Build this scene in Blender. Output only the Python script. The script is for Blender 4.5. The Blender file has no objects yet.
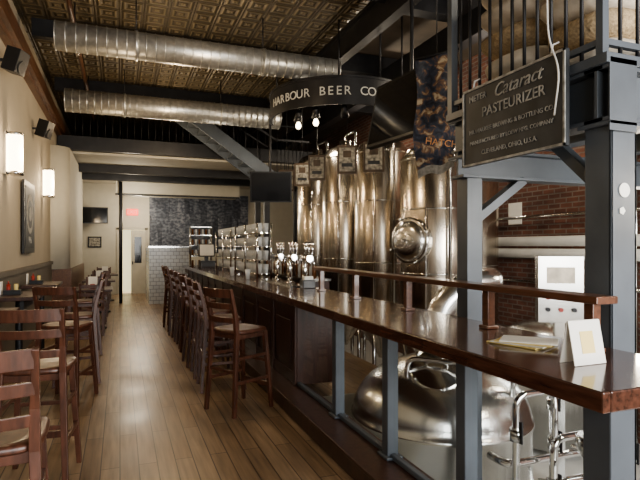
import bpy, bmesh, math, random
from mathutils import Matrix, Vector
random.seed(4)
scene = bpy.context.scene

# ---------------------------------------------------------------- materials
def newmat(name):
    m = bpy.data.materials.new(name); m.use_nodes = True
    nt = m.node_tree; b = nt.nodes["Principled BSDF"]
    return m, nt, b
def N(nt, t, **kw):
    n = nt.nodes.new(t)
    for k, v in kw.items():
        if k in n.inputs: n.inputs[k].default_value = v
        else: setattr(n, k, v)
    return n
def coords(nt, scale=(1,1,1), perm="XYZ"):
    tc = N(nt, "ShaderNodeTexCoord"); v = tc.outputs["Object"]
    if perm != "XYZ":
        s = N(nt, "ShaderNodeSeparateXYZ"); c = N(nt, "ShaderNodeCombineXYZ"); nt.links.new(v, s.inputs[0])
        for i, ch in enumerate(perm): nt.links.new(s.outputs["XYZ".index(ch)], c.inputs[i])
        v = c.outputs[0]
    mp = N(nt, "ShaderNodeMapping"); mp.inputs["Scale"].default_value = scale
    nt.links.new(v, mp.inputs["Vector"]); return mp.outputs["Vector"]
def ramp(nt, fac, stops):
    r = N(nt, "ShaderNodeValToRGB"); e = r.color_ramp.elements
    e[0].position = stops[0][0]; e[0].color = (*stops[0][1], 1)
    e[1].position = stops[-1][0]; e[1].color = (*stops[-1][1], 1)
    for p, c in stops[1:-1]:
        x = e.new(p); x.color = (*c, 1)
    nt.links.new(fac, r.inputs["Fac"]); return r.outputs["Color"]
def mat(name, col, rough=.5, metal=0., var=.12, nscale=6., stretch=(1,1,1), bump=0., emit=0., coat=0.):
    m, nt, b = newmat(name)
    v = coords(nt, stretch)
    no = N(nt, "ShaderNodeTexNoise", Scale=nscale, Detail=5.)
    nt.links.new(v, no.inputs["Vector"])
    lo = tuple(c*(1-var) for c in col); hi = tuple(min(1, c*(1+var)) for c in col)
    c = ramp(nt, no.outputs["Fac"], [(.3, lo), (.7, hi)])
    nt.links.new(c, b.inputs["Base Color"])
    b.inputs["Roughness"].default_value = rough; b.inputs["Metallic"].default_value = metal
    b.inputs["Coat Weight"].default_value = coat
    if bump:
        bp = N(nt, "ShaderNodeBump", Strength=bump, Distance=.02)
        nt.links.new(no.outputs["Fac"], bp.inputs["Height"]); nt.links.new(bp.outputs["Normal"], b.inputs["Normal"])
    if emit:
        nt.links.new(c, b.inputs["Emission Color"]); b.inputs["Emission Strength"].default_value = emit
    return m
def brickmat(name, c1, c2, mortar, bw, rh, ms, perm="XYZ", rough=.6, bump=.3, offset=.5, noise=.4, stretch=(3,30,3), wear=0):
    m, nt, b = newmat(name)
    v = coords(nt, perm=perm)
    br = N(nt, "ShaderNodeTexBrick"); br.offset = offset
    br.inputs["Color1"].default_value = (*c1, 1); br.inputs["Color2"].default_value = (*c2, 1)
    br.inputs["Mortar"].default_value = (*mortar, 1); br.inputs["Scale"].default_value = 1
    br.inputs["Mortar Size"].default_value = ms; br.inputs["Brick Width"].default_value = bw
    br.inputs["Row Height"].default_value = rh; br.inputs["Bias"].default_value = 0
    nt.links.new(v, br.inputs["Vector"])
    mp = N(nt, "ShaderNodeMapping"); mp.inputs["Scale"].default_value = stretch
    nt.links.new(v, mp.inputs["Vector"])
    no = N(nt, "ShaderNodeTexNoise", Scale=1., Detail=8.); nt.links.new(mp.outputs[0], no.inputs["Vector"])
    g = ramp(nt, no.outputs["Fac"], [(.3, (1-noise,)*3), (.7, (1,)*3)])
    mx = N(nt, "ShaderNodeMixRGB", blend_type='MULTIPLY'); mx.inputs[0].default_value = 1
    nt.links.new(br.outputs["Color"], mx.inputs[1]); nt.links.new(g, mx.inputs[2])
    out = mx.outputs[0]
    if wear:
        n2 = N(nt, "ShaderNodeTexNoise", Scale=1.3, Detail=6.); nt.links.new(v, n2.inputs["Vector"])
        g2 = ramp(nt, n2.outputs["Fac"], [(.35, (1-wear,)*3), (.65, (1,)*3)])
        m2 = N(nt, "ShaderNodeMixRGB", blend_type='MULTIPLY'); m2.inputs[0].default_value = 1
        nt.links.new(out, m2.inputs[1]); nt.links.new(g2, m2.inputs[2]); out = m2.outputs[0]
        r2 = ramp(nt, n2.outputs["Fac"], [(.3, (rough*.8,)*3), (.7, (rough*1.25,)*3)]); nt.links.new(r2, b.inputs["Roughness"])
    else: b.inputs["Roughness"].default_value = rough
    nt.links.new(out, b.inputs["Base Color"])
    bp = N(nt, "ShaderNodeBump", Strength=bump, Distance=.01, invert=True)
    nt.links.new(br.outputs["Fac"], bp.inputs["Height"]); nt.links.new(bp.outputs["Normal"], b.inputs["Normal"])
    return m

M_floor = brickmat("floor_planks", (.30,.195,.115), (.45,.315,.20), (.09,.055,.035), 1.3, .125, .004, perm="YXZ", rough=.34, bump=.15, noise=.45, stretch=(2,28,2), wear=.25)
M_brick = brickmat("brick_wall", (.25,.105,.07), (.16,.07,.05), (.24,.20,.17), .22, .075, .010, perm="YZX", rough=.85, bump=.6, stretch=(4,8,4), wear=.4)
M_tile = brickmat("white_tile", (.55,.58,.62), (.48,.52,.58), (.22,.24,.27), .15, .1, .006, perm="XZY", rough=.2, bump=.3, noise=.05)
M_wall = mat("wall_paint", (.37,.325,.255), .75, var=.05, nscale=2)
M_wallL = mat("wall_cream", (.52,.49,.41), .75, var=.04)
M_wain = mat("wainscot_paint", (.14,.122,.10), .6, var=.08)
M_trim = mat("brown_trim", (.11,.05,.025), .4, var=.3, nscale=8, stretch=(4,1,4))
M_duct = mat("galvanized_duct", (.50,.50,.48), .38, .8, var=.22, nscale=14)
M_black = mat("black_steel", (.018,.018,.02), .45, .2, var=.3)
M_blackm = mat("black_plastic", (.012,.012,.013), .35, 0, var=.2)
M_grey = mat("painted_grey_steel", (.085,.098,.114), .42, .1, var=.18, nscale=3, bump=.05)
M_stool = mat("stool_wood", (.085,.033,.019), .36, var=.45, nscale=10, stretch=(3,3,.6), coat=.12)
M_bar = mat("bar_top_wood", (.070,.030,.019), .17, var=.5, nscale=9, stretch=(5,.6,5), coat=.35)
M_panel = mat("bar_panel_wood", (.050,.021,.014), .35, var=.4, nscale=7, stretch=(4,4,.7))
M_rail = mat("rail_wood", (.11,.046,.025), .28, var=.35, nscale=8, stretch=(5,.7,5), coat=.3)
M_steel = mat("stainless_steel", (.64,.64,.62), .18, 1., var=.08, nscale=4)
M_tank = mat("brushed_tank_steel", (.62,.56,.48), .25, 1., var=.20, nscale=5, stretch=(6,6,.35))
M_kett = mat("kettle_steel", (.72,.72,.70), .24, 1., var=.08, nscale=3)
M_brewfloor = mat("sealed_concrete", (.62,.62,.60), .35, var=.1, nscale=3)
M_white = mat("white_insulation", (.58,.57,.54), .6, var=.06)
M_paper = mat("paper_white", (.8,.78,.72), .7, var=.03)
M_yel = mat("paper_yellow", (.75,.6,.25), .7, var=.05)
M_kraft = mat("burlap", (.42,.32,.20), .9, var=.3, nscale=60, bump=.5)
M_kraft2 = mat("paper_sack", (.60,.54,.45), .85, var=.25, nscale=9, bump=.3)
M_slate = mat("slate_sign", (.030,.033,.036), .55, var=.5, nscale=7)
M_chalk = mat("sign_lettering", (.32,.31,.28), .7, var=.5, nscale=18)
M_let = mat("white_lettering", (.55,.55,.51), .5, var=.03)
M_red = mat("red_plastic", (.30,.03,.02), .4, var=.1)
M_org = mat("orange_print", (.60,.30,.12), .6, var=.3, nscale=15)
M_plaq = mat("plaque_wood", (.07,.045,.028), .5, var=.4, nscale=9)
M_plaqi = mat("plaque_art", (.26,.24,.20), .6, var=.7, nscale=22)
M_glow = mat("lamp_glow", (1.,.82,.56), .5, var=.01, emit=7.)
M_spot = mat("spot_glow", (1.,.85,.6), .5, var=.01, emit=10.)
M_exit = mat("exit_red", (.9,.08,.05), .5, var=.01, emit=1.5)
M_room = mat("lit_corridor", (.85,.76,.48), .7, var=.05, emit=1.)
M_beige = mat("plaster_soffit", (.46,.43,.36), .8, var=.06)
M_brassc = mat("chrome", (.78,.78,.78), .1, 1., var=.03)
M_screen = mat("screen_glass", (.01,.011,.014), .08, var=.1)
M_bottle = mat("bottle_glass_brown", (.12,.05,.02), .1, var=.1)
M_pot = mat("ceiling_dark", (.08,.062,.045), .8, var=.3, nscale=2)
M_glassw = mat("glassware", (.65,.68,.70), .08, 0., var=.1); M_glassw.node_tree.nodes["Principled BSDF"].inputs["Alpha"].default_value = .55

M_glass, nt, b = newmat("clear_glass")
nt.nodes.remove(b)
tr = N(nt, "ShaderNodeBsdfTransparent"); tr.inputs[0].default_value = (.95,.97,.97,1)
gl = N(nt, "ShaderNodeBsdfGlossy"); gl.inputs["Roughness"].default_value = .03
lw = N(nt, "ShaderNodeLayerWeight"); lw.inputs[0].default_value = .5
pw = N(nt, "ShaderNodeMath", operation='POWER'); pw.inputs[1].default_value = 4.; nt.links.new(lw.outputs["Facing"], pw.inputs[0])
ma = N(nt, "ShaderNodeMath", operation='MULTIPLY_ADD'); ma.inputs[1].default_value = .5; ma.inputs[2].default_value = .03; nt.links.new(pw.outputs[0], ma.inputs[0])
ms = N(nt, "ShaderNodeMixShader")
nt.links.new(ma.outputs[0], ms.inputs[0]); nt.links.new(tr.outputs[0], ms.inputs[1]); nt.links.new(gl.outputs[0], ms.inputs[2])
nt.links.new(ms.outputs[0], nt.nodes["Material Output"].inputs[0])

M_tin, nt, b = newmat("pressed_tin")
v = coords(nt, (1/.3,)*3)
fr = N(nt, "ShaderNodeVectorMath", operation='FRACTION'); nt.links.new(v, fr.inputs[0])
sb = N(nt, "ShaderNodeVectorMath", operation='SUBTRACT'); sb.inputs[1].default_value = (.5,.5,0); nt.links.new(fr.outputs[0], sb.inputs[0])
sx = N(nt, "ShaderNodeSeparateXYZ"); nt.links.new(sb.outputs[0], sx.inputs[0])
ax = N(nt, "ShaderNodeMath", operation='ABSOLUTE'); ay = N(nt, "ShaderNodeMath", operation='ABSOLUTE')
nt.links.new(sx.outputs[0], ax.inputs[0]); nt.links.new(sx.outputs[1], ay.inputs[0])
mxm = N(nt, "ShaderNodeMath", operation='MAXIMUM'); nt.links.new(ax.outputs[0], mxm.inputs[0]); nt.links.new(ay.outputs[0], mxm.inputs[1])
mu = N(nt, "ShaderNodeMath", operation='MULTIPLY'); mu.inputs[1].default_value = 25.; nt.links.new(mxm.outputs[0], mu.inputs[0])
sn = N(nt, "ShaderNodeMath", operation='SINE'); nt.links.new(mu.outputs[0], sn.inputs[0])
bp = N(nt, "ShaderNodeBump", Strength=.6, Distance=.02); nt.links.new(sn.outputs[0], bp.inputs["Height"]); nt.links.new(bp.outputs[0], b.inputs["Normal"])
c = ramp(nt, sn.outputs[0], [(.0, (.075,.058,.034)), (1., (.20,.158,.095))])
nt.links.new(c, b.inputs["Base Color"]); b.inputs["Metallic"].default_value = .35; b.inputs["Roughness"].default_value = .45

M_mural, nt, b = newmat("photo_mural")
v = coords(nt, (3.2,1.1,1), perm="XZY")
vo = N(nt, "ShaderNodeTexVoronoi", Scale=1.6); vo.distance = 'CHEBYCHEV'; nt.links.new(v, vo.inputs["Vector"])
g1 = ramp(nt, vo.outputs["Color"], [(.1,(.05,.055,.075)), (.6,(.13,.145,.175)), (1.,(.28,.29,.32))])
v2 = coords(nt, (9,13,1), perm="XZY"); no = N(nt, "ShaderNodeTexNoise", Scale=1., Detail=6.); nt.links.new(v2, no.inputs["Vector"])
g2 = ramp(nt, no.outputs["Fac"], [(.4,(.25,.27,.34)), (.65,(1.,1.,1.))])
mx = N(nt, "ShaderNodeMixRGB", blend_type='MULTIPLY'); mx.inputs[0].default_value = 1
nt.links.new(g1, mx.inputs[1]); nt.links.new(g2, mx.inputs[2]); nt.links.new(mx.outputs[0], b.inputs["Base Color"])

M_banner, nt, b = newmat("banner_print")
v = coords(nt, (1,1,1))
no = N(nt, "ShaderNodeTexNoise", Scale=13., Detail=7., Distortion=.6); nt.links.new(v, no.inputs["Vector"])
c = ramp(nt, no.outputs["Fac"], [(.38,(.010,.014,.028)), (.50,(.035,.045,.075)), (.58,(.20,.11,.06)), (.66,(.50,.42,.30))])
nt.links.new(c, b.inputs["Base Color"]); b.inputs["Roughness"].default_value = .5

# ---------------------------------------------------------------- builder
class B:
    def __init__(s, name): s.name = name; s.bm = bmesh.new(); s.mats = []
    def mi(s, m):
        if m not in s.mats: s.mats.append(m)
        return s.mats.index(m)
    def face(s, vs, m, smooth=False):
        try: f = s.bm.faces.new(vs)
        except ValueError: return
        f.material_index = s.mi(m); f.smooth = smooth; return f
    def hexa(s, pts, m):
        v = [s.bm.verts.new(p) for p in pts]
        for q in ((0,3,2,1),(4,5,6,7),(0,1,5,4),(1,2,6,5),(2,3,7,6),(3,0,4,7)): s.face([v[i] for i in q], m)
    def box(s, x0, x1, y0, y1, z0, z1, m):
        s.hexa([(x0,y0,z0),(x1,y0,z0),(x1,y1,z0),(x0,y1,z0),(x0,y0,z1),(x1,y0,z1),(x1,y1,z1),(x0,y1,z1)], m)
    def mbox(s, M, sx, sy, sz, m):
        P = [(-1,-1,-1),(1,-1,-1),(1,1,-1),(-1,1,-1),(-1,-1,1),(1,-1,1),(1,1,1),(-1,1,1)]
        s.hexa([M @ Vector((a*sx/2, b_*sy/2, c*sz/2)) for a,b_,c in P], m)
    def frame(s, p0, p1):
        p0 = Vector(p0); p1 = Vector(p1); d = (p1-p0).normalized()
        up = Vector((0,0,1)) if abs(d.z) < .9 else Vector((1,0,0))
        a = up.cross(d).normalized(); c = d.cross(a).normalized()
        return p0, p1, a, c
    def beam(s, p0, p1, w, d, m, w2=None, d2=None):
        p0, p1, a, c = s.frame(p0, p1); w2 = w2 or w; d2 = d2 or d
        pts = [p0-a*w/2-c*d/2, p0+a*w/2-c*d/2, p0+a*w/2+c*d/2, p0-a*w/2+c*d/2,
               p1-a*w2/2-c*d2/2, p1+a*w2/2-c*d2/2, p1+a*w2/2+c*d2/2, p1-a*w2/2+c*d2/2]
        s.hexa(pts, m)
    def cyl(s, p0, p1, r, m, seg=16, r2=None, caps=True):
        p0, p1, a, c = s.frame(p0, p1); r2 = r if r2 is None else r2
        A = []; C = []
        for i in range(seg):
            t = 2*math.pi*i/seg; o = a*math.cos(t)+c*math.sin(t)
            A.append(s.bm.verts.new(p0+o*r)); C.append(s.bm.verts.new(p1+o*r2))
        for i in range(seg):
            j = (i+1) % seg; s.face([A[i],A[j],C[j],C[i]], m, True)
        if caps: s.face(A[::-1], m); s.face(C, m)
    def tube(s, pts, r, m, seg=12):
        pts = [Vector(p) for p in pts]; rings = []
        d0 = (pts[1]-pts[0]).normalized(); up = Vector((0,0,1)) if abs(d0.z) < .9 else Vector((1,0,0))
        a = up.cross(d0).normalized()
        for i, p in enumerate(pts):
            d = (pts[min(i+1,len(pts)-1)]-pts[max(i-1,0)]).normalized()
            a = (a - d*a.dot(d)).normalized(); c = d.cross(a)
            rings.append([s.bm.verts.new(p+(a*math.cos(2*math.pi*k/seg)+c*math.sin(2*math.pi*k/seg))*r) for k in range(seg)])
        for i in range(len(rings)-1):
            for k in range(seg):
                j = (k+1) % seg; s.face([rings[i][k],rings[i][j],rings[i+1][j],rings[i+1][k]], m, True)
        s.face(rings[0][::-1], m); s.face(rings[-1], m)
    def smoothtube(s, pts, r, m, seg=12, rad=.1):
        P = [Vector(p) for p in pts]; out = [P[0]]
        for i in range(1, len(P)-1):
            a = P[i-1]-P[i]; c = P[i+1]-P[i]; k = min(rad, a.length*.49, c.length*.49)
            A = P[i]+a.normalized()*k; C = P[i]+c.normalized()*k
            for t in (0,.2,.4,.6,.8,1): out.append(A*(1-t)**2+P[i]*2*t*(1-t)+C*t*t)
        out.append(P[-1]); s.tube(out, r, m, seg)
    def rev(s, prof, c, m, seg=40, M=None):
        c = Vector(c); rings = []
        for r, z in prof:
            ring = []
            for k in range(seg):
                t = 2*math.pi*k/seg; p = Vector((r*math.cos(t), r*math.sin(t), z))
                if M: p = M @ p
                ring.append(s.bm.verts.new(c+p))
            rings.append(ring)
        for i in range(len(rings)-1):
            for k in range(seg):
                j = (k+1) % seg; s.face([rings[i][k],rings[i][j],rings[i+1][j],rings[i+1][k]], m, True)
        s.face(rings[0][::-1], m); s.face(rings[-1], m)
    def sack(s, c, sx, sy, sz, m, rz=0, seed=0):
        rnd = random.Random(seed); nu, nv = 20, 12; R = Matrix.Rotation(rz, 3, 'Z'); c = Vector(c); rows = []
        def sp(x, e): return math.copysign(abs(x)**e, x)
        for i in range(nv+1):
            ph = -math.pi/2+math.pi*i/nv; row = []
            for k in range(nu):
                t = 2*math.pi*k/nu
                x = sp(math.cos(ph), .6)*sp(math.cos(t), .5); y = sp(math.cos(ph), .6)*sp(math.sin(t), .5); z = sp(math.sin(ph), .8)
                z *= 1-.35*(x*x*x*x)
                w = 1+rnd.uniform(-.035,.035)
                row.append(s.bm.verts.new(c+R @ Vector((x*sx/2*w, y*sy/2*w, z*sz/2*w))))
            rows.append(row)
        for i in range(nv):
            for k in range(nu):
                j = (k+1) % nu; s.face([rows[i][k],rows[i][j],rows[i+1][j],rows[i+1][k]], m, True)
    def text(s, body, size, M, m, ext=.004, shear=0.):
        cu = bpy.data.curves.new("t", 'FONT'); cu.body = body; cu.size = size; cu.extrude = ext; cu.align_x = 'CENTER'; cu.align_y = 'CENTER'; cu.resolution_u = 3; cu.shear = shear
        ob = bpy.data.objects.new("t", cu); scene.collection.objects.link(ob); bpy.context.view_layer.update()
        me = bpy.data.meshes.new_from_object(ob.evaluated_get(bpy.context.evaluated_depsgraph_get()))
        me.transform(M); n = len(s.bm.faces); s.bm.from_mesh(me); s.bm.faces.ensure_lookup_table(); idx = s.mi(m)
        for f in s.bm.faces[n:]: f.material_index = idx
        bpy.data.objects.remove(ob); bpy.data.curves.remove(cu); bpy.data.meshes.remove(me)
    def done(s, loc=(0,0,0), rz=0, bevel=0, recalc=True):
        if recalc: bmesh.ops.recalc_face_normals(s.bm, faces=s.bm.faces)
        me = bpy.data.meshes.new(s.name); s.bm.to_mesh(me); s.bm.free()
        for m in s.mats: me.materials.append(m)
        ob = bpy.data.objects.new(s.name, me); scene.collection.objects.link(ob)
        ob.location = loc; ob.rotation_euler[2] = rz
        if bevel:
            bv = ob.modifiers.new("bevel", 'BEVEL'); bv.width = bevel; bv.segments = 2; bv.limit_method = 'ANGLE'; bv.angle_limit = math.radians(50)
        return ob
def inst(src, loc, rz):
    o = bpy.data.objects.new(src.name.split('.')[0], src.data); scene.collection.objects.link(o); o.location = loc; o.rotation_euler[2] = rz
    for md in src.modifiers:
        n = o.modifiers.new(md.name, md.type); n.width = md.width; n.segments = md.segments; n.limit_method = md.limit_method; n.angle_limit = md.angle_limit
    return o

XL, XR, YF, YB, ZC = -1.25, 6.0, -3.0, 18.0, 4.6
ZH = ZC-.004
# ---------------------------------------------------------------- room shell
b = B("floor"); b.box(XL-.2, 1.75, YF-.2, 5.0, -.95, 0, M_floor); b.box(XL-.2, 3.1, 5.0, YB+.2, -.95, 0, M_floor); b.done()
b = B("floor_brewery"); b.box(1.75, XR+.2, YF-.2, 5.0, -1.1, -.9, M_brewfloor); b.box(3.1, XR+.2, 5.0, YB+.2, -1.1, -.9, M_brewfloor); b.done()
b = B("wall_floor_step"); b.box(1.752,1.77,YF,4.98,-.9,-.002,M_wallL); b.box(1.77,3.1,4.98,4.998,-.9,-.002,M_wallL); b.done()
b = B("ceiling"); b.box(XL-.2, 3.0, YF-.2, YB+.2, ZC, ZC+.15, M_tin); b.done()
b = B("ceiling_brewery"); b.box(3.0, XR+.2, YF-.2, YB+.2, ZC+.4, ZC+.55, M_pot); b.box(3.0,3.04,YF,YB,ZC,ZC+.4,M_black); b.done()
b = B("wall_left"); b.box(XL-.2, XL, YF, YB, 0, ZC, M_wall); b.box(XL, XL+.02, YF, YB, 0.1, 1.2, M_wain); b.done()
b = B("trim_left"); b.box(XL+.001, XL+.05, YF, 11.2, 1.2, 1.26, M_wain)
b.box(XL+.001, XL+.14, YF, YB, 3.95, 4.15, M_trim); b.box(XL+.001, XL+.08, YF, YB, 3.88, 3.95, M_trim); b.done()
b = B("baseboard_left"); b.box(XL, XL+.035, YF, YB, 0, .12, M_trim); b.done()
b = B("wall_right"); b.box(XR, XR+.2, YF, YB, -.9, ZC+.4, M_brick); b.done()
b = B("wall_back")
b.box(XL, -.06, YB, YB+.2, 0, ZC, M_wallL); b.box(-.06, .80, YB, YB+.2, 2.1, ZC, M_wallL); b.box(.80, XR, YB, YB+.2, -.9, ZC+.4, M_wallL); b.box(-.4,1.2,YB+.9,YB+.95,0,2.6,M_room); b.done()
b = B("wall_front")
b.box(XL, XR, YF-.2, YF, -.9, .55, M_wain); b.box(XL, XR, YF-.2, YF, 3.4, ZC+.4, M_wain)
for x in (XL, .1, 1.5, 3.6, 5.75): b.box(x, x+.25, YF-.2, YF, .55, 3.4, M_wain)
b.done()
for i, (x0, x1) in enumerate([(-1.0,.1),(.35,1.5),(1.75,3.6),(3.85,5.75)]):
    b = B("window_%d" % (i+1)); b.box(x0, x1, YF-.12, YF-.11, .55, 3.4, M_glass)
    b.box(x0, x1, YF-.14, YF-.09, 2.5, 2.56, M_black); b.done()
b = B("wall_pilaster")
pts = [(XL,11.2)] + [(XL+.32*math.sin(t)+.0, 11.2+.32*(1-math.cos(t))) for t in [math.pi/2*k/8 for k in range(9)]] + [(XL+.32,15.2),(XL,15.2)]
A = [b.bm.verts.new((x,y,1.1)) for x,y in pts[1:]]; C = [b.bm.verts.new((x,y,3.5)) for x,y in pts[1:]]
for i in range(len(A)-1): b.face([A[i],A[i+1],C[i+1],C[i]], M_wallL, i < 8)
b.face(C, M_wallL); b.face(A[::-1], M_wallL)
b.box(XL, XL+.36, 11.25, 15.2, 0, 1.1, M_trim); b.done()
b = B("door_1"); b.box(-.10, -.02, YB-.04, YB-.002, 0, 2.14, M_beige); b.box(.76, .84, YB-.04, YB-.002, 0, 2.14, M_beige); b.box(-.10,.84,YB-.04,YB-.002,2.08,2.16,M_beige)
b.box(.34,.76,YB-.035,YB-.003,.0,2.06,M_wallL); b.box(.44,.66,YB-.04,YB-.035,1.0,1.85,M_screen); b.box(.37,.40,YB-.06,YB-.035,.95,1.05,M_black)
b.done()
b = B("exit_sign"); b.box(.2,.55,YB-.06,YB-.01,2.55,2.75,M_exit)
b.text("EXIT", .16, Matrix.Translation((.375,YB-.065,2.65)) @ Matrix.Rotation(math.pi/2,4,'X'), M_let); b.done()
b = B("wall_mural"); b.box(.90,4.2,YB-.04,YB-.005,1.3,3.3,M_mural); b.done()
b = B("tiled_partition"); b.box(.72,1.75,14.5,14.62,0,1.5,M_tile); b.box(.72,.84,14.62,16.5,0,1.5,M_tile); b.box(.70,1.77,14.47,14.65,1.5,1.55,M_steel); b.done()
b = B("ceiling_soffit"); b.box(-.1, 3.3, 15.2, 16.0, 2.98, 3.5, M_wallL); b.box(-.12,3.28,15.17,15.2,2.94,2.99,M_black); b.done()
b = B("mezzanine_floor"); b.box(XL+.02, 4.6, 12.4, YB-.02, 3.55, 3.75, M_beige)
b.box(XL+.02, 4.6, 12.2, 12.4, 3.6, 3.9, M_black); b.box(XL+.02, 4.6, 13.8,13.95,3.35,3.55,M_black); b.box(XL+.02,4.6,14.9,15.05,3.3,3.55,M_black); b.done()
b = B("mezzanine_railing")
for i in range(34): b.cyl((-.9+i*.15,12.3,3.9),(-.9+i*.15,12.3,4.5),.01,M_black,6)
b.beam((-.9,12.3,4.5),(4.1,12.3,4.5),.05,.03,M_black); b.done()
b = B("support_column"); b.cyl((.02,15.1,0.001),(.02,15.1,3.29),.045,M_black,12); b.done()

b = B("ceiling_beam"); 
for y in (5.3, 7.9, 10.5): b.box(XL+.15, 2.85, y-.06, y+.06, 4.36, ZH, M_black)
b.done()
b = B("steel_girder"); y0,y1=YF+.01,12.1; b.box(2.86, 2.99, y0, y1, 4.16, 4.20, M_black); b.box(2.86,2.99,y0,y1,4.50,4.54,M_black); b.box(2.91,2.95,y0,y1,4.2,4.5,M_black); b.done()
b = B("roof_beam")
for y in (1.0,3.5, 6.0, 8.5,11): b.box(3.12, XR-.01, y-.1, y+.1, 4.65, 4.98, M_black)
b.box(4.3,4.5,YF+.01,YB-.01,4.3,4.64,M_black)
b.done()
def duct(name, p0, p1, r):
    b = B(name); P0 = Vector(p0); P1 = Vector(p1); L = (P1-P0).length; n = int(L/.11)
    b.cyl(p0, p1, r, M_duct, 32)
    for i in range(n+1):
        c = P0+(P1-P0)*(i/n); e = (P1-P0).normalized()*.006
        b.cyl(c-e, c+e, r+.005, M_duct, 32)
    for t in (.25,.7):
        c = P0+(P1-P0)*t; e = (P1-P0).normalized()*.02
        b.cyl(c-e, c+e, r+.013, M_duct, 32); b.cyl(c+Vector((0,0,r)), (c.x,c.y,ZH), .008, M_black, 6)
    b.done()
duct("spiral_duct", (-.70,6.75,4.00), (2.84,6.75,4.00), .165)
duct("spiral_duct", (-.85,9.6,3.98), (2.84,9.6,3.98), .19)
b = B("sprinkler_pipe"); b.cyl((-.53,YF+.02,4.25),(-.53,12.1,4.25),.028,M_trim,12)
for y in (1,4,7.2,10.2):
    b.cyl((-.53,y,4.25),(-.53,y,ZH),.01,M_black,6)
    b.cyl((-.53,y+.6,4.25),(-.53,y+.6,4.15),.015,M_brassc,8)
b.done()
for y, z in ((9.0,3.35),(6.6,3.6)):
    b = B("wall_speaker"); M = Matrix.Translation((XL+.17,y,z)) @ Matrix.Rotation(-.35,4,'Z') @ Matrix.Rotation(.3,4,'Y')
    b.mbox(M,.16,.2,.26,M_blackm); b.cyl(M@Vector((.08,0,-.05)),M@Vector((.09,0,-.05)),.07,M_black,16); b.beam((XL+.002,y,z),(XL+.15,y,z),.03,.03,M_black); b.done(bevel=.01)
for y in (6.95, 10.0):
    b = B("wall_sconce")
    b.box(XL+.002, XL+.03, y-.09, y+.09, 2.38, 2.88, M_brassc)
    b.rev([(.075,2.42),(.08,2.43),(.08,2.83),(.075,2.84)], (XL+.11,y,0), M_glow, 24)
    b.cyl((XL+.11,y,2.38),(XL+.11,y,2.42),.088,M_brassc,24); b.cyl((XL+.11,y,2.84),(XL+.11,y,2.87),.088,M_brassc,24); b.done()
b = B("framed_poster"); b.box(XL+.022,XL+.05,7.95,8.85,1.45,2.45,M_black); b.box(XL+.05,XL+.054,8.02,8.78,1.52,2.38,M_slate)
Mt = Matrix.Translation((XL+.056,8.4,2.0)) @ Matrix(((0,0,1,0),(1,0,0,0),(0,1,0,0),(0,0,0,1)))
for k,r in enumerate((.28,.2,.1)): b.cyl((XL+.054,8.4,2.0),(XL+.056+.002*k,8.4,2.0),r,(M_chalk,M_slate,M_chalk)[k],24)
b.text("PUB", .14, Mt @ Matrix.Translation((0,-.37,0)), M_chalk); b.done()
b = B("picture_frame"); b.box(-.95,-.55,YB-.03,YB-.002,1.5,1.85,M_black); b.box(-.91,-.59,YB-.035,YB-.03,1.54,1.81,M_plaqi); b.done()
b = B("television"); b.box(-1.15,-.35,YB-.5,YB-.42,2.25,2.75,M_blackm); b.box(-1.12,-.38,YB-.505,YB-.5,2.28,2.72,M_screen); b.box(-.8,-.7,YB-.42,YB-.002,2.4,2.6,M_black); b.done()

# ---------------------------------------------------------------- bar
b = B("bar_counter")
b.box(1.50, 2.18, 1.28, 13.6, 1.018, 1.065, M_bar)
b.box(1.475,1.512,1.255,13.6,.998,1.070,M_bar); b.box(1.512,2.18,1.255,1.29,.998,1.070,M_bar)
b.box(1.58,1.62,1.34,13.6,.97,1.018,M_panel)
b.box(1.64,2.15,4.9,13.6,.166,1.018,M_panel)
y = 4.9
while y < 13.5:
    b.box(1.615,1.64,y,y+.10,.166,.95,M_panel)
    b.box(1.625,1.64,y+.10,y+.78,.85,.95,M_panel); b.box(1.625,1.64,y+.10,y+.78,.166,.28,M_panel)
    b.box(1.628,1.64,y+.18,y+.70,.34,.79,M_panel); y += .78
b.box(1.44,1.745,1.2,13.6,0.001,.14,M_panel); b.box(1.41,1.745,1.2,13.6,.14,.165,M_panel)
for y in (1.39, 2.22, 3.03, 3.9):
    w = .06 if y < 1.5 else .04
    b.box(1.66-w,1.66+w,y-w,y+w,.166,1.018,M_grey); b.box(1.60,1.72,y-.07,y+.07,.165,.185,M_grey)
b.box(1.64,1.68,1.46,4.9,.166,.20,M_grey); b.box(1.64,1.68,1.46,4.9,.98,1.018,M_grey)
b.done(bevel=.006)
b = B("glass_guard_panels")
for y0,y1 in ((1.455,2.175),(2.265,2.985),(3.075,3.855),(3.945,4.89)):
    b.face([b.bm.verts.new(p) for p in ((1.66,y0,.20),(1.66,y1,.20),(1.66,y1,.98),(1.66,y0,.98))], M_glass)
b.done()
b = B("drink_rail")
b.box(1.96,2.09,1.70,5.3,1.29,1.325,M_rail)
for y in (1.78, 2.5, 3.42, 4.35, 5.22):
    b.box(2.0,2.05,y-.025,y+.025,1.066,1.29,M_rail); b.box(1.985,2.065,y-.04,y+.04,1.066,1.085,M_rail)
b.done(bevel=.004)

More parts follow.
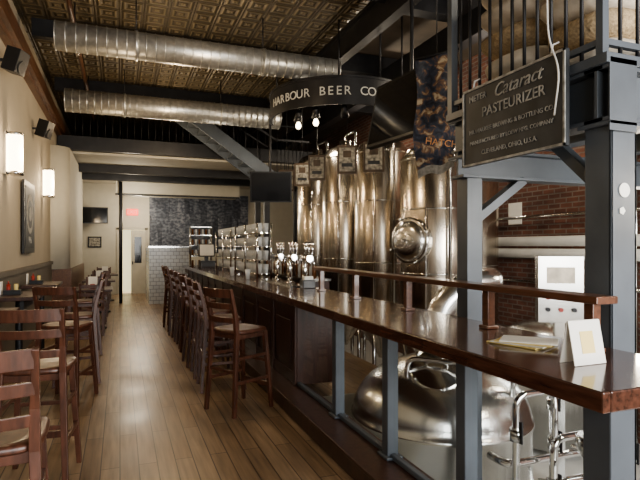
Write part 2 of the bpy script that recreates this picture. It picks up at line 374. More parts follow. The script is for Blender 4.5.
b = B("tent_card")
M = Matrix.Translation((1.79,1.60,1.155)) @ Matrix.Rotation(.0,4,'Z') @ Matrix.Rotation(-.2,4,'X'); b.mbox(M,.17,.004,.18,M_paper)
b.mbox(M @ Matrix.Translation((0,-.003,.0)),.07,.002,.09,M_yel)
M = Matrix.Translation((1.79,1.64,1.155)) @ Matrix.Rotation(.0,4,'Z') @ Matrix.Rotation(.2,4,'X'); b.mbox(M,.17,.004,.18,M_paper); b.done()
b = B("menu_stack")
for i in range(4):
    M = Matrix.Translation((1.85+.01*i,2.05-.01*i,1.069+.006*i)) @ Matrix.Rotation(.3+.15*i,4,'Z'); b.mbox(M,.18,.26,.005,(M_yel,M_paper,M_yel,M_paper)[i])
b.done()
def tap(y):
    b = B("beer_tap_tower")
    b.cyl((2.11,y,1.066),(2.11,y,1.08),.06,M_brassc,20); b.cyl((2.11,y,1.08),(2.11,y,1.42),.035,M_brassc,20)
    b.cyl((2.11,y-.18,1.40),(2.11,y+.18,1.40),.04,M_brassc,20)
    for k in (-.13,0,.13):
        b.cyl((2.11,y+k,1.40),(2.18,y+k,1.38),.014,M_brassc,10); b.cyl((2.18,y+k,1.38),(2.18,y+k,1.30),.012,M_brassc,10)
        b.cyl((2.16,y+k,1.42),(2.16,y+k,1.60),.012,M_brassc,10,r2=.022)
    b.done()
for y in (6.0, 6.6, 7.2): tap(y)
def glass_rack(name, y0, y1, x0=1.94, x1=2.16, top=1.78):
    b = B(name)
    for y in (y0,(y0+y1)/2,y1):
        for x in (x0,x1): b.cyl((x,y,1.066),(x,y,top),.014,M_brassc,8)
    z = 1.12
    while z < top+.01:
        for x in (x0,x0+.07,x1-.07,x1): b.cyl((x,y0,z),(x,y1,z),.009,M_brassc,6)
        n = int((y1-y0)/.095)
        if z < top-.1:
            for i in range(n):
                for x in (x0+.06,x1-.06):
                    yy = y0+.06+i*.095; b.cyl((x,yy,z+.008),(x,yy,z+.15),.027,M_glassw,10,r2=.037)
        z += .21
    b.done()
glass_rack("glass_rack", 7.7, 9.3, top=1.90); glass_rack("glass_rack", 9.7, 11.3, top=1.86)
b = B("cash_register"); b.box(1.75,2.1,12.2,12.6,1.066,1.2,M_blackm); M = Matrix.Translation((1.9,12.35,1.45)) @ Matrix.Rotation(-.2,4,'X'); b.mbox(M,.36,.04,.3,M_blackm); b.mbox(M@Matrix.Translation((0,-.021,0)),.32,.004,.26,M_white); b.box(1.86,1.94,12.35,12.45,1.2,1.35,M_blackm); b.done()
b = B("bottle_shelf")
for x in (1.6,2.1): 
    for y in (12.85,13.05): b.cyl((x,y,1.066),(x,y,2.0),.012,M_steel,8)
for z in (1.3,1.55,1.8,2.0): b.box(1.6,2.1,12.85,13.05,z,z+.02,M_steel)
for z in (1.066,1.32,1.57,1.82):
    for i in range(6): b.cyl((1.65+i*.08,12.92,z),(1.65+i*.08,12.92,z+.14),.025,(M_bottle,M_glassw)[i%2],8)
b.done()
b = B("napkin_caddy"); b.box(1.95,2.1,5.6,5.72,1.066,1.16,M_blackm); b.box(1.97,2.08,5.62,5.70,1.16,1.2,M_paper); b.done(bevel=.005)
b = B("drip_mat"); b.box(1.88,2.03,5.85,7.3,1.066,1.078,M_steel); b.done()
for (x,y) in ((1.75,7.5),(1.7,8.4)):
    b = B("pint_glass"); b.cyl((x,y,1.066),(x,y,1.21),.03,M_glassw,16,r2=.042); b.done()

# ---------------------------------------------------------------- bar stools
def make_stool():
    b = B("bar_stool"); W = M_stool
    n = 28
    def outline(k, s_=1.):
        t = 2*math.pi*k/n; f = lambda x: math.copysign(abs(x)**.45, x)
        x = f(math.cos(t))*.205*s_; y = f(math.sin(t))*(.21+.012*math.cos(t))*s_; return x, y
    rings = []
    for s_, z in ((.93,.735),(1.,.745),(1.,.765),(.95,.775),(.6,.766),(.2,.762)):
        rings.append([b.bm.verts.new((*outline(k,s_), z)) for k in range(n)])
    for i in range(5):
        for k in range(n): j=(k+1)%n; b.face([rings[i][k],rings[i][j],rings[i+1][j],rings[i+1][k]],W,True)
    b.face(rings[0][::-1],W); b.face(rings[-1],W,True)
    b.box(-.17,.17,-.17,.17,.69,.737,W)
    for sy in (-1,1):
        b.beam((-.235,sy*.205,0),(-.185,sy*.18,.75),.034,.034,W,.042,.040)
        b.beam((-.185,sy*.18,.74),(-.205,sy*.182,.93),.042,.040,W,.036,.036)
        b.beam((-.205,sy*.182,.92),(-.265,sy*.19,1.16),.036,.036,W,.026,.030)
        b.beam((.225,sy*.205,0),(.17,sy*.165,.74),.032,.032,W,.042,.042)
        b.beam((-.215,sy*.197,.30),(.205,sy*.192,.30),.02,.03,W)
        b.beam((-.20,sy*.19,.52),(.185,sy*.18,.52),.02,.03,W)
    b.beam((.207,-.19,.22),(.207,.19,.22),.022,.045,W); b.beam((.19,-.18,.45),(.19,.18,.45),.02,.028,W)
    b.beam((-.208,-.19,.40),(-.208,.19,.40),.02,.028,W)
    for z, h in ((.87,.05),(1.0,.055),(1.12,.08)):
        xc = -.195-(z-.86)*.24; n2 = 10
        def X(y): return xc-.035*(1-(y/.185)**2)
        for i in range(n2):
            y0 = -.185+.37*i/n2; y1 = -.185+.37*(i+1)/n2; x0 = X(y0); x1 = X(y1); t = .009
            A = [b.bm.verts.new(p) for p in ((x0-t,y0,z-h/2),(x0+t,y0,z-h/2),(x0+t-.008,y0,z+h/2),(x0-t-.008,y0,z+h/2))]
            C = [b.bm.verts.new(p) for p in ((x1-t,y1,z-h/2),(x1+t,y1,z-h/2),(x1+t-.008,y1,z+h/2),(x1-t-.008,y1,z+h/2))]
            for k in range(4): b.face([A[k],A[(k+1)%4],C[(k+1)%4],C[k]],W)
    bmesh.ops.remove_doubles(b.bm, verts=b.bm.verts, dist=.0002)
    return b
src = make_stool().done(loc=(1.07,4.93,0), rz=math.radians(28), bevel=.003)
ys = [5.75+.63*i for i in range(9)]
for i, y in enumerate(ys): inst(src, (1.06+random.uniform(-.03,.03), y, 0), math.radians(random.uniform(-4,10)))
inst(src, (-.50,3.90,0), math.radians(84))
inst(src, (-.50,2.50,0), math.radians(92))
inst(src, (-.50,5.80,0), math.radians(70))
inst(src, (-.47,6.55,0), math.radians(185))
inst(src, (-.5,8.2,0), math.radians(184))
def hightop(y0, y1):
    b = B("high_top_table"); b.box(XL+.06,-.78,y0,y1,1.0,1.04,M_panel); b.box(XL+.3,XL+.34,y0+.1,y1-.1,.9,1.0,M_black)
    yc = (y0+y1)/2; b.cyl((-1.0,yc,.03),(-1.0,yc,1.0),.035,M_black,14); b.cyl((-1.0,yc,0.001),(-1.0,yc,.03),.19,M_black,24); b.done(bevel=.005)
hightop(4.2,4.95); hightop(5.9,6.7); hightop(7.6,8.4)
for y in (4.5, 6.25, 7.9):
    b = B("condiment_caddy"); b.box(-1.13,-.97,y-.06,y+.06,1.041,1.09,M_black); b.cyl((-1.09,y,1.05),(-1.09,y,1.15),.02,M_red,12); b.cyl((-1.09,y,1.15),(-1.09,y,1.18),.008,M_red,8)
    b.cyl((-1.02,y,1.05),(-1.02,y,1.15),.02,M_yel,12); b.box(-1.16,-1.15,y-.05,y+.05,1.041,1.18,M_paper); b.done()
def dtable(x, y):
    b = B("dining_table"); b.box(x-.35,x+.35,y-.4,y+.4,.72,.76,M_panel); b.cyl((x,y,.03),(x,y,.72),.04,M_black,12); b.cyl((x,y,0.001),(x,y,.03),.25,M_black,20); b.done(bevel=.005)
    b = B("table_candle"); b.cyl((x,y,.761),(x,y,.84),.04,M_red,12); b.done()
    b = B("menu_holder"); b.box(x-.08,x+.08,y+.14,y+.16,.761,.97,M_paper); b.box(x-.09,x+.09,y+.12,y+.18,.761,.775,M_black); b.done()
dtable(-.48,10.6); dtable(-.45,13.2); dtable(-.4,15.9)
def dchair(x,y,rz):
    b = B("dining_chair")
    b.box(-.2,.2,-.2,.2,.43,.47,M_stool)
    for sx in (-1,1):
        for sy in (-1,1): b.beam((sx*.18,sy*.18,0),(sx*.17,sy*.17,.43),.035,.035,M_stool)
    for sy in (-1,1): b.beam((-.18,sy*.18,.45),(-.24,sy*.18,.92),.035,.03,M_stool)
    for z in (.6,.72,.86): b.box(-.25+(.86-z)*.1,-.225+(.86-z)*.1,-.17,.17,z-.03,z+.03,M_stool)
    b.done(loc=(x,y,0),rz=rz)
for y in (9.9,12.5,15.2): dchair(-.45,y,math.pi/2)
for y in (11.3,13.9,16.6): dchair(-.45,y,-math.pi/2)

# ---------------------------------------------------------------- brewery deck (upper right)
b = B("steel_deck")
ZD = 2.47
b.box(2.14,XR-.3,1.80,3.10,ZD-.05,ZD,M_grey)
def ibeamY(x,y0,y1,z0,z1):
    b.box(x-.07,x+.07,y0,y1,z0,z0+.02,M_grey); b.box(x-.07,x+.07,y0,y1,z1-.02,z1,M_grey); b.box(x-.01,x+.01,y0,y1,z0+.02,z1-.02,M_grey)
def ibeamX(y,x0,x1,z0,z1):
    b.box(x0,x1,y-.07,y+.07,z0,z0+.02,M_grey); b.box(x0,x1,y-.07,y+.07,z1-.02,z1,M_grey); b.box(x0,x1,y-.01,y+.01,z0+.02,z1-.02,M_grey)
ibeamY(2.23,1.84,3.1,2.15,2.42); ibeamX(3.02,2.18,XR-.3,2.02,2.22); ibeamX(1.88,2.16,XR-.3,2.15,2.42)
b.box(2.16,2.34,1.80,1.81,2.1,2.45,M_grey)
for x in (2.9,3.6,4.3,5.0): ibeamY(x,1.95,2.95,2.24,2.42)
for (x,y,z1) in ((2.19,1.82,2.15),):
    b.box(x,x+.015,y,y+.15,-.899,z1,M_grey); b.box(x+.155,x+.17,y,y+.15,-.899,z1,M_grey); b.box(x,x+.17,y,y+.012,-.899,z1,M_grey)
    b.box(x-.03,x+.2,y-.02,y+.17,z1-.02,z1,M_grey)
b.box(2.235,2.36,2.98,3.1,-.899,2.03,M_grey)
b.beam((2.3,2.02,1.9),(2.3,2.3,2.16),.06,.06,M_grey)
b.beam((2.35,3.03,1.75),(2.75,3.03,2.03),.08,.06,M_grey)
b.box(4.9,5.05,2.95,3.1,-.899,2.03,M_grey)
b.done(bevel=.003)
b = B("deck_railing")
Z0 = ZD+.001
for i in range(13): b.cyl((2.18,1.88+i*.1,Z0),(2.18,1.88+i*.1,3.5),.010,M_black,8)
for i in range(24): b.cyl((2.3+i*.12,1.86,Z0),(2.3+i*.12,1.86,3.5),.010,M_black,8)
b.beam((2.18,1.86,3.5),(2.18,3.1,3.5),.05,.04,M_grey); b.beam((2.18,1.86,3.5),(5.1,1.86,3.5),.05,.04,M_grey)
b.beam((2.18,1.86,ZD+.07),(2.18,3.1,ZD+.07),.03,.03,M_grey); b.beam((2.18,1.86,ZD+.07),(5.1,1.86,ZD+.07),.03,.03,M_grey)
b.box(2.16,2.20,1.84,1.88,Z0,3.53,M_grey); b.box(2.155,2.205,3.05,3.1,Z0,3.53,M_grey)
b.done()
b = B("grain_sacks")
k = 0
for lay in range(5):
    for (x,y) in ((2.60,2.17),(2.60,2.74),(3.33,2.17),(3.33,2.74),(4.08,2.2)):
        k += 1; b.sack((x+random.uniform(-.03,.03),y+random.uniform(-.01,.01),ZD+.105+.165*lay),.66,.48,.19,(M_kraft,M_kraft2,M_kraft2)[k%3],rz=random.uniform(-.1,.1),seed=k)
b.done()
b = B("hanging_brewery_sign")
b.box(2.095,2.12,2.0,2.84,2.06,2.55,M_slate)
for z in (2.06,2.537): b.box(2.088,2.095,2.0,2.84,z,z+.013,M_chalk)
for y in (2.0,2.827): b.box(2.088,2.095,y,y+.013,2.06,2.55,M_chalk)
Ms = Matrix(((0,0,-1,2.092),(-1,0,0,2.42),(0,1,0,2.32),(0,0,0,1)))
def T(s_, size, y, x=0, sh=0.): b.text(s_, size, Ms @ Matrix.Translation((x,y,0)), M_chalk, .002, sh)
T("METER", .055, .16, -.27); T("Cataract", .11, .155, .07, .35); T("PASTEURIZER", .085, .055, .03); T("MILWAUKEE BREWING & BOTTLING CO.", .038, -.05); T("MANUFACTURED BY LOEW MFG. COMPANY", .034, -.12); T("CLEVELAND, OHIO, U.S.A.", .04, -.19)
for y in (2.1,2.74): b.tube([(2.10,y,2.54),(2.11,y,2.60),(2.15,y,2.62)],.006,M_white,6)
b.smoothtube([(2.08,2.12,3.2),(2.08,2.10,2.62),(2.08,2.02,2.45),(2.08,2.06,2.22)],.005,M_white,8,.1)
b.done()
b = B("column_sticker"); b.cyl((2.275,1.819,1.82),(2.275,1.815,1.82),.035,M_paper,20); b.cyl((2.26,1.819,1.72),(2.26,1.815,1.72),.02,M_paper,5); b.done()
b = B("hanging_banner"); cols = 10; rows = 14; g = []
for j in range(rows+1):
    row = []
    for i in range(cols+1):
        u = i/cols; w = j/rows
        edge = .02*math.sin(9*w+2)*(u-.5)*2
        x = 2.47+.36*u*.92+edge; y = 4.02-.36*u*.35+.03*math.sin(6*u+3*w); z = 3.20-1.05*w+.10*u+.02*math.sin(7*u)*w
        row.append(b.bm.verts.new((x,y,z)))
    g.append(row)
for j in range(rows):
    for i in range(cols):
        m_ = M_banner if j < 13 else M_chalk
        b.face([g[j][i],g[j+1][i],g[j+1][i+1],g[j][i+1]], m_, True)
Mb = Matrix.Translation((2.65,3.90,2.46)) @ Matrix.Rotation(-.36,4,'Z') @ Matrix.Rotation(.12,4,'Y') @ Matrix.Rotation(math.pi/2,4,'X')
b.text("HATCH", .085, Mb, M_org, .002); b.cyl((2.45,4.03,3.21),(2.83,3.88,3.31),.012,M_black,8); b.cyl((2.64,3.96,3.26),(2.64,3.96,ZH),.006,M_black,6)
b.done(recalc=False)

# TVs
b = B("television"); M = Matrix.Translation((2.66,4.62,2.95)) @ Matrix.Rotation(math.radians(-84),4,'Z') @ Matrix.Rotation(math.radians(-12),4,'X')
b.mbox(M,1.0,.07,.70,M_blackm); b.mbox(M@Matrix.Translation((0,-.037,0)),.94,.004,.64,M_screen); b.mbox(M@Matrix.Translation((0,.06,0)),.4,.08,.3,M_black)
b.cyl((2.78,4.62,3.0),(2.78,4.62,ZH),.02,M_black,12); b.done(bevel=.008)
b = B("television"); M = Matrix.Translation((2.55,9.1,2.62)) @ Matrix.Rotation(math.radians(-20),4,'Z') @ Matrix.Rotation(math.radians(8),4,'X')
b.mbox(M,.75,.09,.55,M_blackm); b.mbox(M@Matrix.Translation((0,-.047,0)),.7,.004,.5,M_screen); b.cyl((2.55,9.15,2.8),(2.55,9.15,3.79),.02,M_black,12); b.done(bevel=.01)

# ---------------------------------------------------------------- curved sign ring
b = B("curved_overhead_sign"); C = Vector((3.15,7.3,0)); R = 1.08; n = 64
a0, a1 = math.radians(150), math.radians(330)
def arc(r0, r1, z0, z1, m, a0=a0, a1=a1):
    prev = None
    for i in range(n+1):
        t = a0+(a1-a0)*i/n; o = Vector((math.cos(t),math.sin(t),0))
        q = [b.bm.verts.new(C+o*r+Vector((0,0,z))) for r,z in ((r0,z0),(r1,z0),(r1,z1),(r0,z1))]
        if prev:
            for k in range(4): b.face([prev[k],prev[(k+1)%4],q[(k+1)%4],q[k]], m, False)
        else: b.face(q, m)
        prev = q
    b.face(prev[::-1], m)
arc(R-.03,R,3.43,3.80,M_black); arc(R-.005,R+.012,3.42,3.45,M_black); arc(R-.005,R+.012,3.78,3.81,M_black); arc(R-.35,R-.03,3.72,3.76,M_black)
for t in (165,245,280,310): 
    o = Vector((math.cos(math.radians(t)),math.sin(math.radians(t)),0)); p = C+o*(R-.1); b.cyl((p.x,p.y,3.76),(p.x,p.y,4.58 if p.x<2.98 else 4.95),.012,M_black,8)
txt = "HARBOUR BEER CO."; 
for i, ch in enumerate(txt):
    if ch == ' ': continue
    t = math.radians(186+ i*(95/len(txt)))
    o = Vector((math.cos(t),math.sin(t),0)); tan = Vector((-math.sin(t),math.cos(t),0))
    p = C+o*(R+.006)
    Mx = Matrix(((tan.x,0,o.x,p.x),(tan.y,0,o.y,p.y),(0,1,0,3.60),(0,0,0,1)))
    b.text(ch, .165, Mx, M_let, .004)
for t, aim in ((200,(2.6,8.5,2)),(222,(3.0,8.4,2)),(250,(3.5,7.6,2)),(290,(3.9,6.2,2))):
    o = Vector((math.cos(math.radians(t)),math.sin(math.radians(t)),0)); p = C+o*(R-.25)+Vector((0,0,3.40)); a = (Vector(aim)-p).normalized()
    b.cyl(p-a*.08, p+a*.08, .035, M_black, 16, r2=.06); b.cyl(p+a*.081, p+a*.084, .05, M_spot, 16); b.cyl(p-a*.05, p-a*.05+Vector((0,0,.32)), .01, M_black, 8)
    if t < 240:
        q = p+Vector((0,0,-.13)); b.rev([(.02,.04),(.035,.01),(.04,-.02),(.025,-.05),(.01,-.055)], q, M_spot, 14); b.cyl(q+Vector((0,0,.04)), p, .015, M_black, 8)
b.done()

# ---------------------------------------------------------------- fermentation tanks
def tank(x, y, r, z0, z1, manway=None):
    b = B("fermentation_tank")
    b.rev([(.05,z0-.55),(.07,z0-.5),(r-.02,z0),(r,z0+.03),(r,z1-.04),(r-.03,z1),(r*.8,z1+.09),(r*.45,z1+.16),(.12,z1+.19),(.1,z1+.19),(.1,z1+.27),(.05,z1+.28)], (x,y,0), M_tank, 56)
    for z in (z0+.04,z0+(z1-z0)*.35,z0+(z1-z0)*.7,z1-.06): b.rev([(r,z-.012),(r+.008,z-.006),(r+.008,z+.006),(r,z+.012)], (x,y,0), M_steel, 56)
    for k in range(4):
        t = math.pi/4+k*math.pi/2; b.cyl((x+math.cos(t)*(r-.05),y+math.sin(t)*(r-.05),-.899),(x+math.cos(t)*(r-.05),y+math.sin(t)*(r-.05),z0+.1),.03,M_steel,12)
        b.cyl((x+math.cos(t)*(r-.05),y+math.sin(t)*(r-.05),-.899),(x+math.cos(t)*(r-.05),y+math.sin(t)*(r-.05),-.88),.06,M_steel,12)
    d = Vector((-x,-y,0)).normalized(); s_ = Vector((-d.y,d.x,0)); c = Vector((x,y,0))
    p = c+d*(r+.04)+s_*.18
    b.smoothtube([(x,y,z1+.2),(x,y,z1+.36),(p.x,p.y,z1+.36),(p.x,p.y,.4)],.022,M_steel,10,.1)
    p = c+d*(r+.03)-s_*.12; b.cyl((p.x,p.y,.5),(p.x,p.y,z1-.1),.01,M_brassc,8)
    for z in (.8,1.6,2.4): b.beam(c+d*(r-.01)+s_*.18+Vector((0,0,z)), c+d*(r+.04)+s_*.18+Vector((0,0,z)), .02,.02,M_steel)
    if manway:
        o = Vector((math.cos(manway),math.sin(manway),0)); q = c+o*(r-.04)+Vector((0,0,1.62))
        Mz = o.to_track_quat('Z','Y').to_matrix()
        b.rev([(.27,0),(.27,.09),(.30,.10),(.30,.13),(.27,.14)], q, M_steel, 40, Mz)
        b.rev([(.255,.14),(.25,.16),(.15,.20),(.04,.215),(.03,.215)], q, M_kett, 40, Mz)
        for k in range(4):
            t = k*math.pi/2+.4; a = Mz @ Vector((math.cos(t)*.3,math.sin(t)*.3,.12)); b.cyl(q+a, q+a+o*.07, .015, M_steel, 8)
        b.cyl(q+o*.2,q+o*.30,.02,M_steel,10); b.tube([q+o*.30+Mz@Vector((.1*math.cos(t),.1*math.sin(t),0)) for t in [i*math.pi/8 for i in range(17)]],.008,M_steel,6)
        b.cyl(q+o*.30+Mz@Vector((-.1,0,0)),q+o*.30+Mz@Vector((.1,0,0)),.007,M_steel,6)
    b.done()
tank(3.98,6.0,.47,.35,2.75,manway=math.radians(200))
tank(3.85,7.3,.43,.35,3.05)
tank(3.75,8.5,.41,.35,3.15)
tank(3.68,9.7,.41,.35,3.2)
tank(5.2,6.9,.45,.35,2.9)
for (x,y,z,s_) in ((3.38,6.65,2.82,.30),(3.12,7.0,2.82,.29),(3.08,8.15,2.86,.29),(3.08,8.9,2.84,.29),(3.02,9.65,2.82,.29)):
    b = B("hanging_plaque"); M = Matrix.Translation((x,y,z)) @ Matrix.Rotation(math.radians(-24),4,'Z')
    b.mbox(M,s_,.03,s_*1.45,M_plaq); b.mbox(M@Matrix.Translation((0,-.017,0)),s_*.8,.005,s_*1.2,M_plaqi); b.mbox(M@Matrix.Translation((0,-.021,-.08)),s_*.55,.005,.05,M_slate)
    b.mbox(M@Matrix.Translation((0,-.021,.08)),s_*.4,.005,.1,M_plaq)
    b.cyl(M@Vector((0,0,s_*.7)),(x,y,3.41 if y<7.6 else 4.95),.005,M_black,6); b.done()

# ---------------------------------------------------------------- brew kettle
b = B("brew_kettle"); kx, ky, r = 2.68, 3.98, .78
prof = [(r-.05,-.75),(r,-.72),(r,.03),(r+.012,.04),(r+.012,.07),(r-.005,.08)]
for k in range(1,11):
    t = k/10*1.25; prof.append((r*math.cos(t)*.995, .08+.50*math.sin(t)))
prof += [(.2,.58),(.18,.60),(.05,.605)]
b.rev(prof, (kx,ky,0), M_kett, 64)
for k in range(4):
    t = math.pi/4+k*math.pi/2; b.cyl((kx+.6*math.cos(t),ky+.6*math.sin(t),-.899),(kx+.6*math.cos(t),ky+.6*math.sin(t),-.7),.05,M_steel,12)
Mz = (Vector((-.40,-.50,.80)).normalized()).to_track_quat('Z','Y').to_matrix(); q = Vector((kx-.22,ky-.30,.49))
b.rev([(.2,-.06),(.2,.04),(.225,.045),(.225,.065),(.19,.07),(.1,.10),(.02,.105)], q, M_steel, 40, Mz)
b.tube([q+Mz@Vector((.09*math.cos(t),0,.1+.06*math.sin(t))) for t in [i*math.pi/8 for i in range(9)]],.012,M_steel,8)
for k in range(5):
    t = k*2*math.pi/5; b.cyl(q+Mz@Vector((.21*math.cos(t),.21*math.sin(t),.03)), q+Mz@Vector((.21*math.cos(t),.21*math.sin(t),.10)),.015,M_steel,8)
b.smoothtube([(kx+.05,ky+.1,.5),(kx+.05,ky+.1,.98),(kx+.35,ky+.02,1.22),(kx+.62,ky+.02,1.22),(kx+.75,ky+.5,1.22)],.125,M_kett,24,.25)
b.rev([(.16,.56),(.16,.62),(.13,.64)], (kx+.05,ky+.1,0), M_steel, 32)
b.rev([(.15,.78),(.15,.80)], (kx+.05,ky+.1,0), M_steel, 32)
b.smoothtube([(kx-.45,ky-.2,.38),(kx-.45,ky-.2,.62),(kx-.1,ky-.58,.62),(kx+.3,ky-.6,.6),(kx+.3,ky-.6,.15)],.022,M_brassc,10,.1)
b.cyl((kx+.35,ky-.2,.4),(kx+.35,ky-.2,.66),.03,M_steel,12); b.cyl((kx+.35,ky-.2,.66),(kx+.35,ky-.2,.68),.06,M_steel,16)
b.done()
b = B("mash_tun"); r=.58; prof=[(r,-.8),(r,.35),(r+.01,.36),(r+.01,.39)]
for k in range(1,8):
    t = k/7*1.35; prof.append((r*math.cos(t), .39+.25*math.sin(t)))
b.rev(prof,(5.0,5.0,0),M_kett,56); b.cyl((5.0,5.0,.6),(5.0,5.0,.85),.1,M_steel,20)
for k in range(4):
    t = math.pi/4+k*math.pi/2; b.cyl((5+.5*math.cos(t),5.0+.5*math.sin(t),-.899),(5+.5*math.cos(t),5+.5*math.sin(t),-.78),.05,M_steel,12)
b.done()
b = B("process_piping")
def L(pts, r=.024, rad=.09): b.smoothtube(pts, r, M_brassc, 12, rad)
L([(2.45,2.75,-.899),(2.45,2.75,.56),(2.78,2.75,.56),(2.78,2.75,-.2),(3.1,2.75,-.2)])
L([(2.62,2.60,-.899),(2.62,2.60,.30),(3.3,2.60,.30),(3.3,2.60,-.899)])
L([(2.95,2.93,-.899),(2.95,2.93,.72),(3.5,2.93,.72),(3.5,2.93,-.899)], .03)
L([(2.5,2.45,-.5),(2.5,2.45,.1),(3.05,2.45,.1),(3.05,2.85,.1)])
L([(2.48,3.05,.05),(2.48,2.86,.05),(2.9,2.86,.05),(3.4,2.86,.05)], .028)
for (x,y,z) in ((2.45,2.75,.3),(2.78,2.75,.2),(2.95,2.93,.4),(2.62,2.6,0),(3.3,2.6,.1),(2.5,2.45,-.2)):
    b.cyl((x,y,z-.04),(x,y,z+.04),.045,M_steel,14); b.cyl((x,y,z),(x-.05,y-.10,z),.012,M_steel,8); b.beam((x-.05,y-.10,z-.02),(x-.05,y-.10,z+.12),.025,.01,M_black)
b.rev([(.02,-.16),(.03,-.12),(.11,.02),(.11,.09),(.09,.09)],(2.75,2.4,.28),M_steel,28)
b.cyl((2.75,2.4,-.899),(2.75,2.4,.13),.02,M_steel,8)
b.done()
b = B("transfer_pump"); b.cyl((2.9,2.2,-.55),(3.3,2.2,-.55),.14,M_steel,24); b.cyl((2.78,2.2,-.55),(2.9,2.2,-.55),.17,M_steel,24); b.box(2.8,3.35,2.05,2.35,-.80,-.72,M_steel)
for x in (2.85,3.3):
    for y in (2.08,2.32): b.cyl((x,y,-.899),(x,y,-.8),.03,M_black,10)
b.box(2.95,3.2,2.1,2.3,-.72,-.66,M_grey); b.done()
b = B("control_panel"); M = Matrix.Translation((4.12,4.02,1.12)) @ Matrix.Rotation(math.radians(-35),4,'Z')
b.mbox(M,.42,.2,.66,M_steel); b.mbox(M@Matrix.Translation((0,-.102,.14)),.26,.006,.16,M_kraft2)
for i in range(3):
    for j in range(2):
        p = M@Vector((-.12+.12*i,-.10,-.08-.12*j)); q = M@Vector((-.12+.12*i,-.13,-.08-.12*j)); b.cyl(p,q,.022,(M_red,M_black)[(i+j)%2],12)
b.mbox(M@Matrix.Translation((0,0,-1.17)),.1,.1,1.68,M_steel); b.mbox(M@Matrix.Translation((0,0,-2.0)),.35,.3,.03,M_steel); b.done(bevel=.006)
b = B("insulated_pipes")
for z, m_ in ((1.62,M_white),(1.44,M_white)): b.cyl((XR-.18,.5,z),(XR-.18,12,z),.075,m_,18)
for z in (2.0,1.0): b.cyl((XR-.1,.5,z),(XR-.1,12,z),.025,M_steel,10)
for y in (4.6,5.2,7.4,8.2,9.3): b.cyl((XR-.05,y,-.9),(XR-.05,y,4.3),.03,M_steel,10)
for y in (2,4,6,8,10): b.box(XR-.25,XR-.001,y-.02,y+.02,1.33,1.36,M_black)
b.done()
b = B("wall_notice"); b.box(XR-.012,XR-.002,6.6,6.9,1.9,2.25,M_paper); b.done()

# ---------------------------------------------------------------- metal staircase
b = B("metal_staircase")
x0,z0,x1,z1 = 1.15,4.45,3.25,3.0; y0,y1 = 11.1,11.9
for y in (y0,y1): b.beam((x0,y,z0),(x1,y,z1),.04,.26,M_grey)
n = 9
for i in range(n):
    t = (i+.5)/n; x = x0+(x1-x0)*t; z = z0+(z1-z0)*t; b.box(x-.13,x+.13,y0,y1,z-.02,z+.02,M_grey)
for y in (y0,y1):
    for i in range(8):
        t = (i+.3)/8; x = x0+(x1-x0)*t; z = z0+(z1-z0)*t
        b.cyl((x,y,z),(x,y,min(4.58,z+.85)),.012,M_black,6)
    b.beam((x0+1.0,y,4.5),(x1,y,z1+.88),.04,.04,M_black)
b.box(3.2,4.0,y0-.05,y1+.05,2.9,3.02,M_black)
for y in (y0,y1): b.box(3.9,4.0,y-.05,y+.05,-.899,2.9,M_black); b.box(2.95,3.07,y-.05,y+.05,0.001,3.05,M_black)
for i in range(9): b.cyl((3.25+i*.09,y0,3.02),(3.25+i*.09,y0,3.9),.01,M_black,6)
b.beam((3.2,y0,3.9),(4.0,y0,3.9),.04,.04,M_black)
b.done()
b = B("back_bar_cabinet"); b.box(2.75,3.08,7.6,10.9,0.001,1.0,M_panel); b.box(2.7,3.09,7.55,10.95,1.0,1.04,M_steel)
for i in range(3): b.box(2.735,2.75,7.7+i*1.05,8.65+i*1.05,.1,.92,M_panel)
b.done()
b = B("back_bar_bottles")
for i in range(21): 
    y = 7.8+i*.14; b.cyl((2.9,y,1.041),(2.9,y,1.24),.035,(M_bottle,M_glassw,M_bottle,M_panel)[i%4],10); b.cyl((2.9,y,1.24),(2.9,y,1.34),.014,(M_bottle,M_glassw,M_bottle,M_panel)[i%4],8)
b.done()

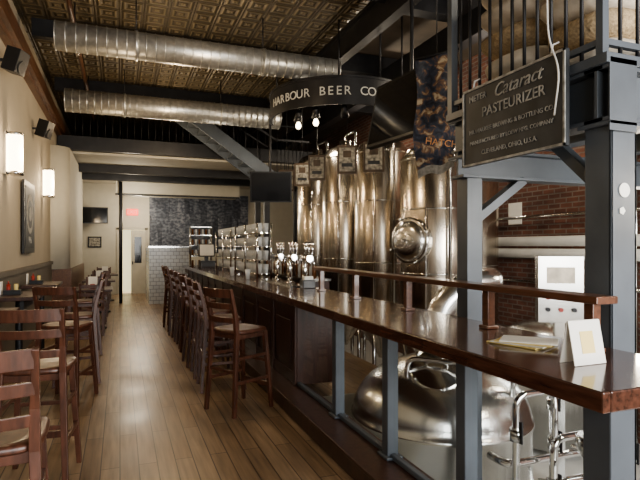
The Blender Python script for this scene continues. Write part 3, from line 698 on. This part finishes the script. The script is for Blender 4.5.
# ---------------------------------------------------------------- lights
def area(name, loc, rot, sx, sy, power, col):
    l = bpy.data.lights.new(name, 'AREA'); l.shape = 'RECTANGLE'; l.size = sx; l.size_y = sy; l.energy = power; l.color = col
    o = bpy.data.objects.new(name, l); scene.collection.objects.link(o); o.location = loc; o.rotation_euler = rot
def point(name, loc, power, col, r=.08):
    l = bpy.data.lights.new(name, 'POINT'); l.energy = power; l.color = col; l.shadow_soft_size = r
    o = bpy.data.objects.new(name, l); scene.collection.objects.link(o); o.location = loc
day = (1., .98, .95); warm = (1., .76, .48); neu = (1.,.88,.70)
area("window_daylight_pub", (.25,YF+.02,1.98), (math.radians(90),0,0), 2.5, 2.8, 170, day)
area("window_daylight_brewery", (3.75,YF+.02,1.98), (math.radians(90),0,0), 3.9, 2.8, 500, day)
for y in (6.95,10.0): point("sconce_light", (XL+.25,y,2.62), 22, warm, .08)
for (x,y) in ((1.0,5.5),(.6,8.4),(1.0,11.0)): point("pub_fill_light", (x,y,3.4), 46, warm, .12)  # added warm fill with no hanging fixtures, brightens ceiling and aisle
for (x,y,z,p) in ((3.3,8.3,3.3,25),(4.6,5.4,3.9,85),(4.8,9.0,3.9,85),(4.6,3.5,1.6,25),(3.6,1.2,1.9,55),(2.9,2.45,3.9,26),(.3,14.3,2.8,50),(.6,16.8,2.6,70),(2.5,10.6,2.6,28)): point("fill_light", (x,y,z), p, neu, .12)  # added fill points without fixtures, lifting brewery, deck sacks and pub rear
w = bpy.data.worlds.new("World"); scene.world = w; w.use_nodes = True; nt = w.node_tree
sky = nt.nodes.new("ShaderNodeTexSky"); sky.sky_type = 'NISHITA'; sky.sun_disc = False; sky.sun_elevation = math.radians(45)
nt.links.new(sky.outputs[0], nt.nodes["Background"].inputs[0]); nt.nodes["Background"].inputs[1].default_value = .25
try: scene.view_settings.look = 'AgX - Medium High Contrast'
except Exception: pass

cam = bpy.data.cameras.new("Camera"); co = bpy.data.objects.new("Camera", cam); scene.collection.objects.link(co)
co.location = (0,0,1.55); co.rotation_euler = (math.radians(90),0,-math.atan(200/520)); cam.sensor_width = 36; cam.lens = 520/640*36; cam.shift_y = 6/640
cam.clip_start = .05
scene.camera = co
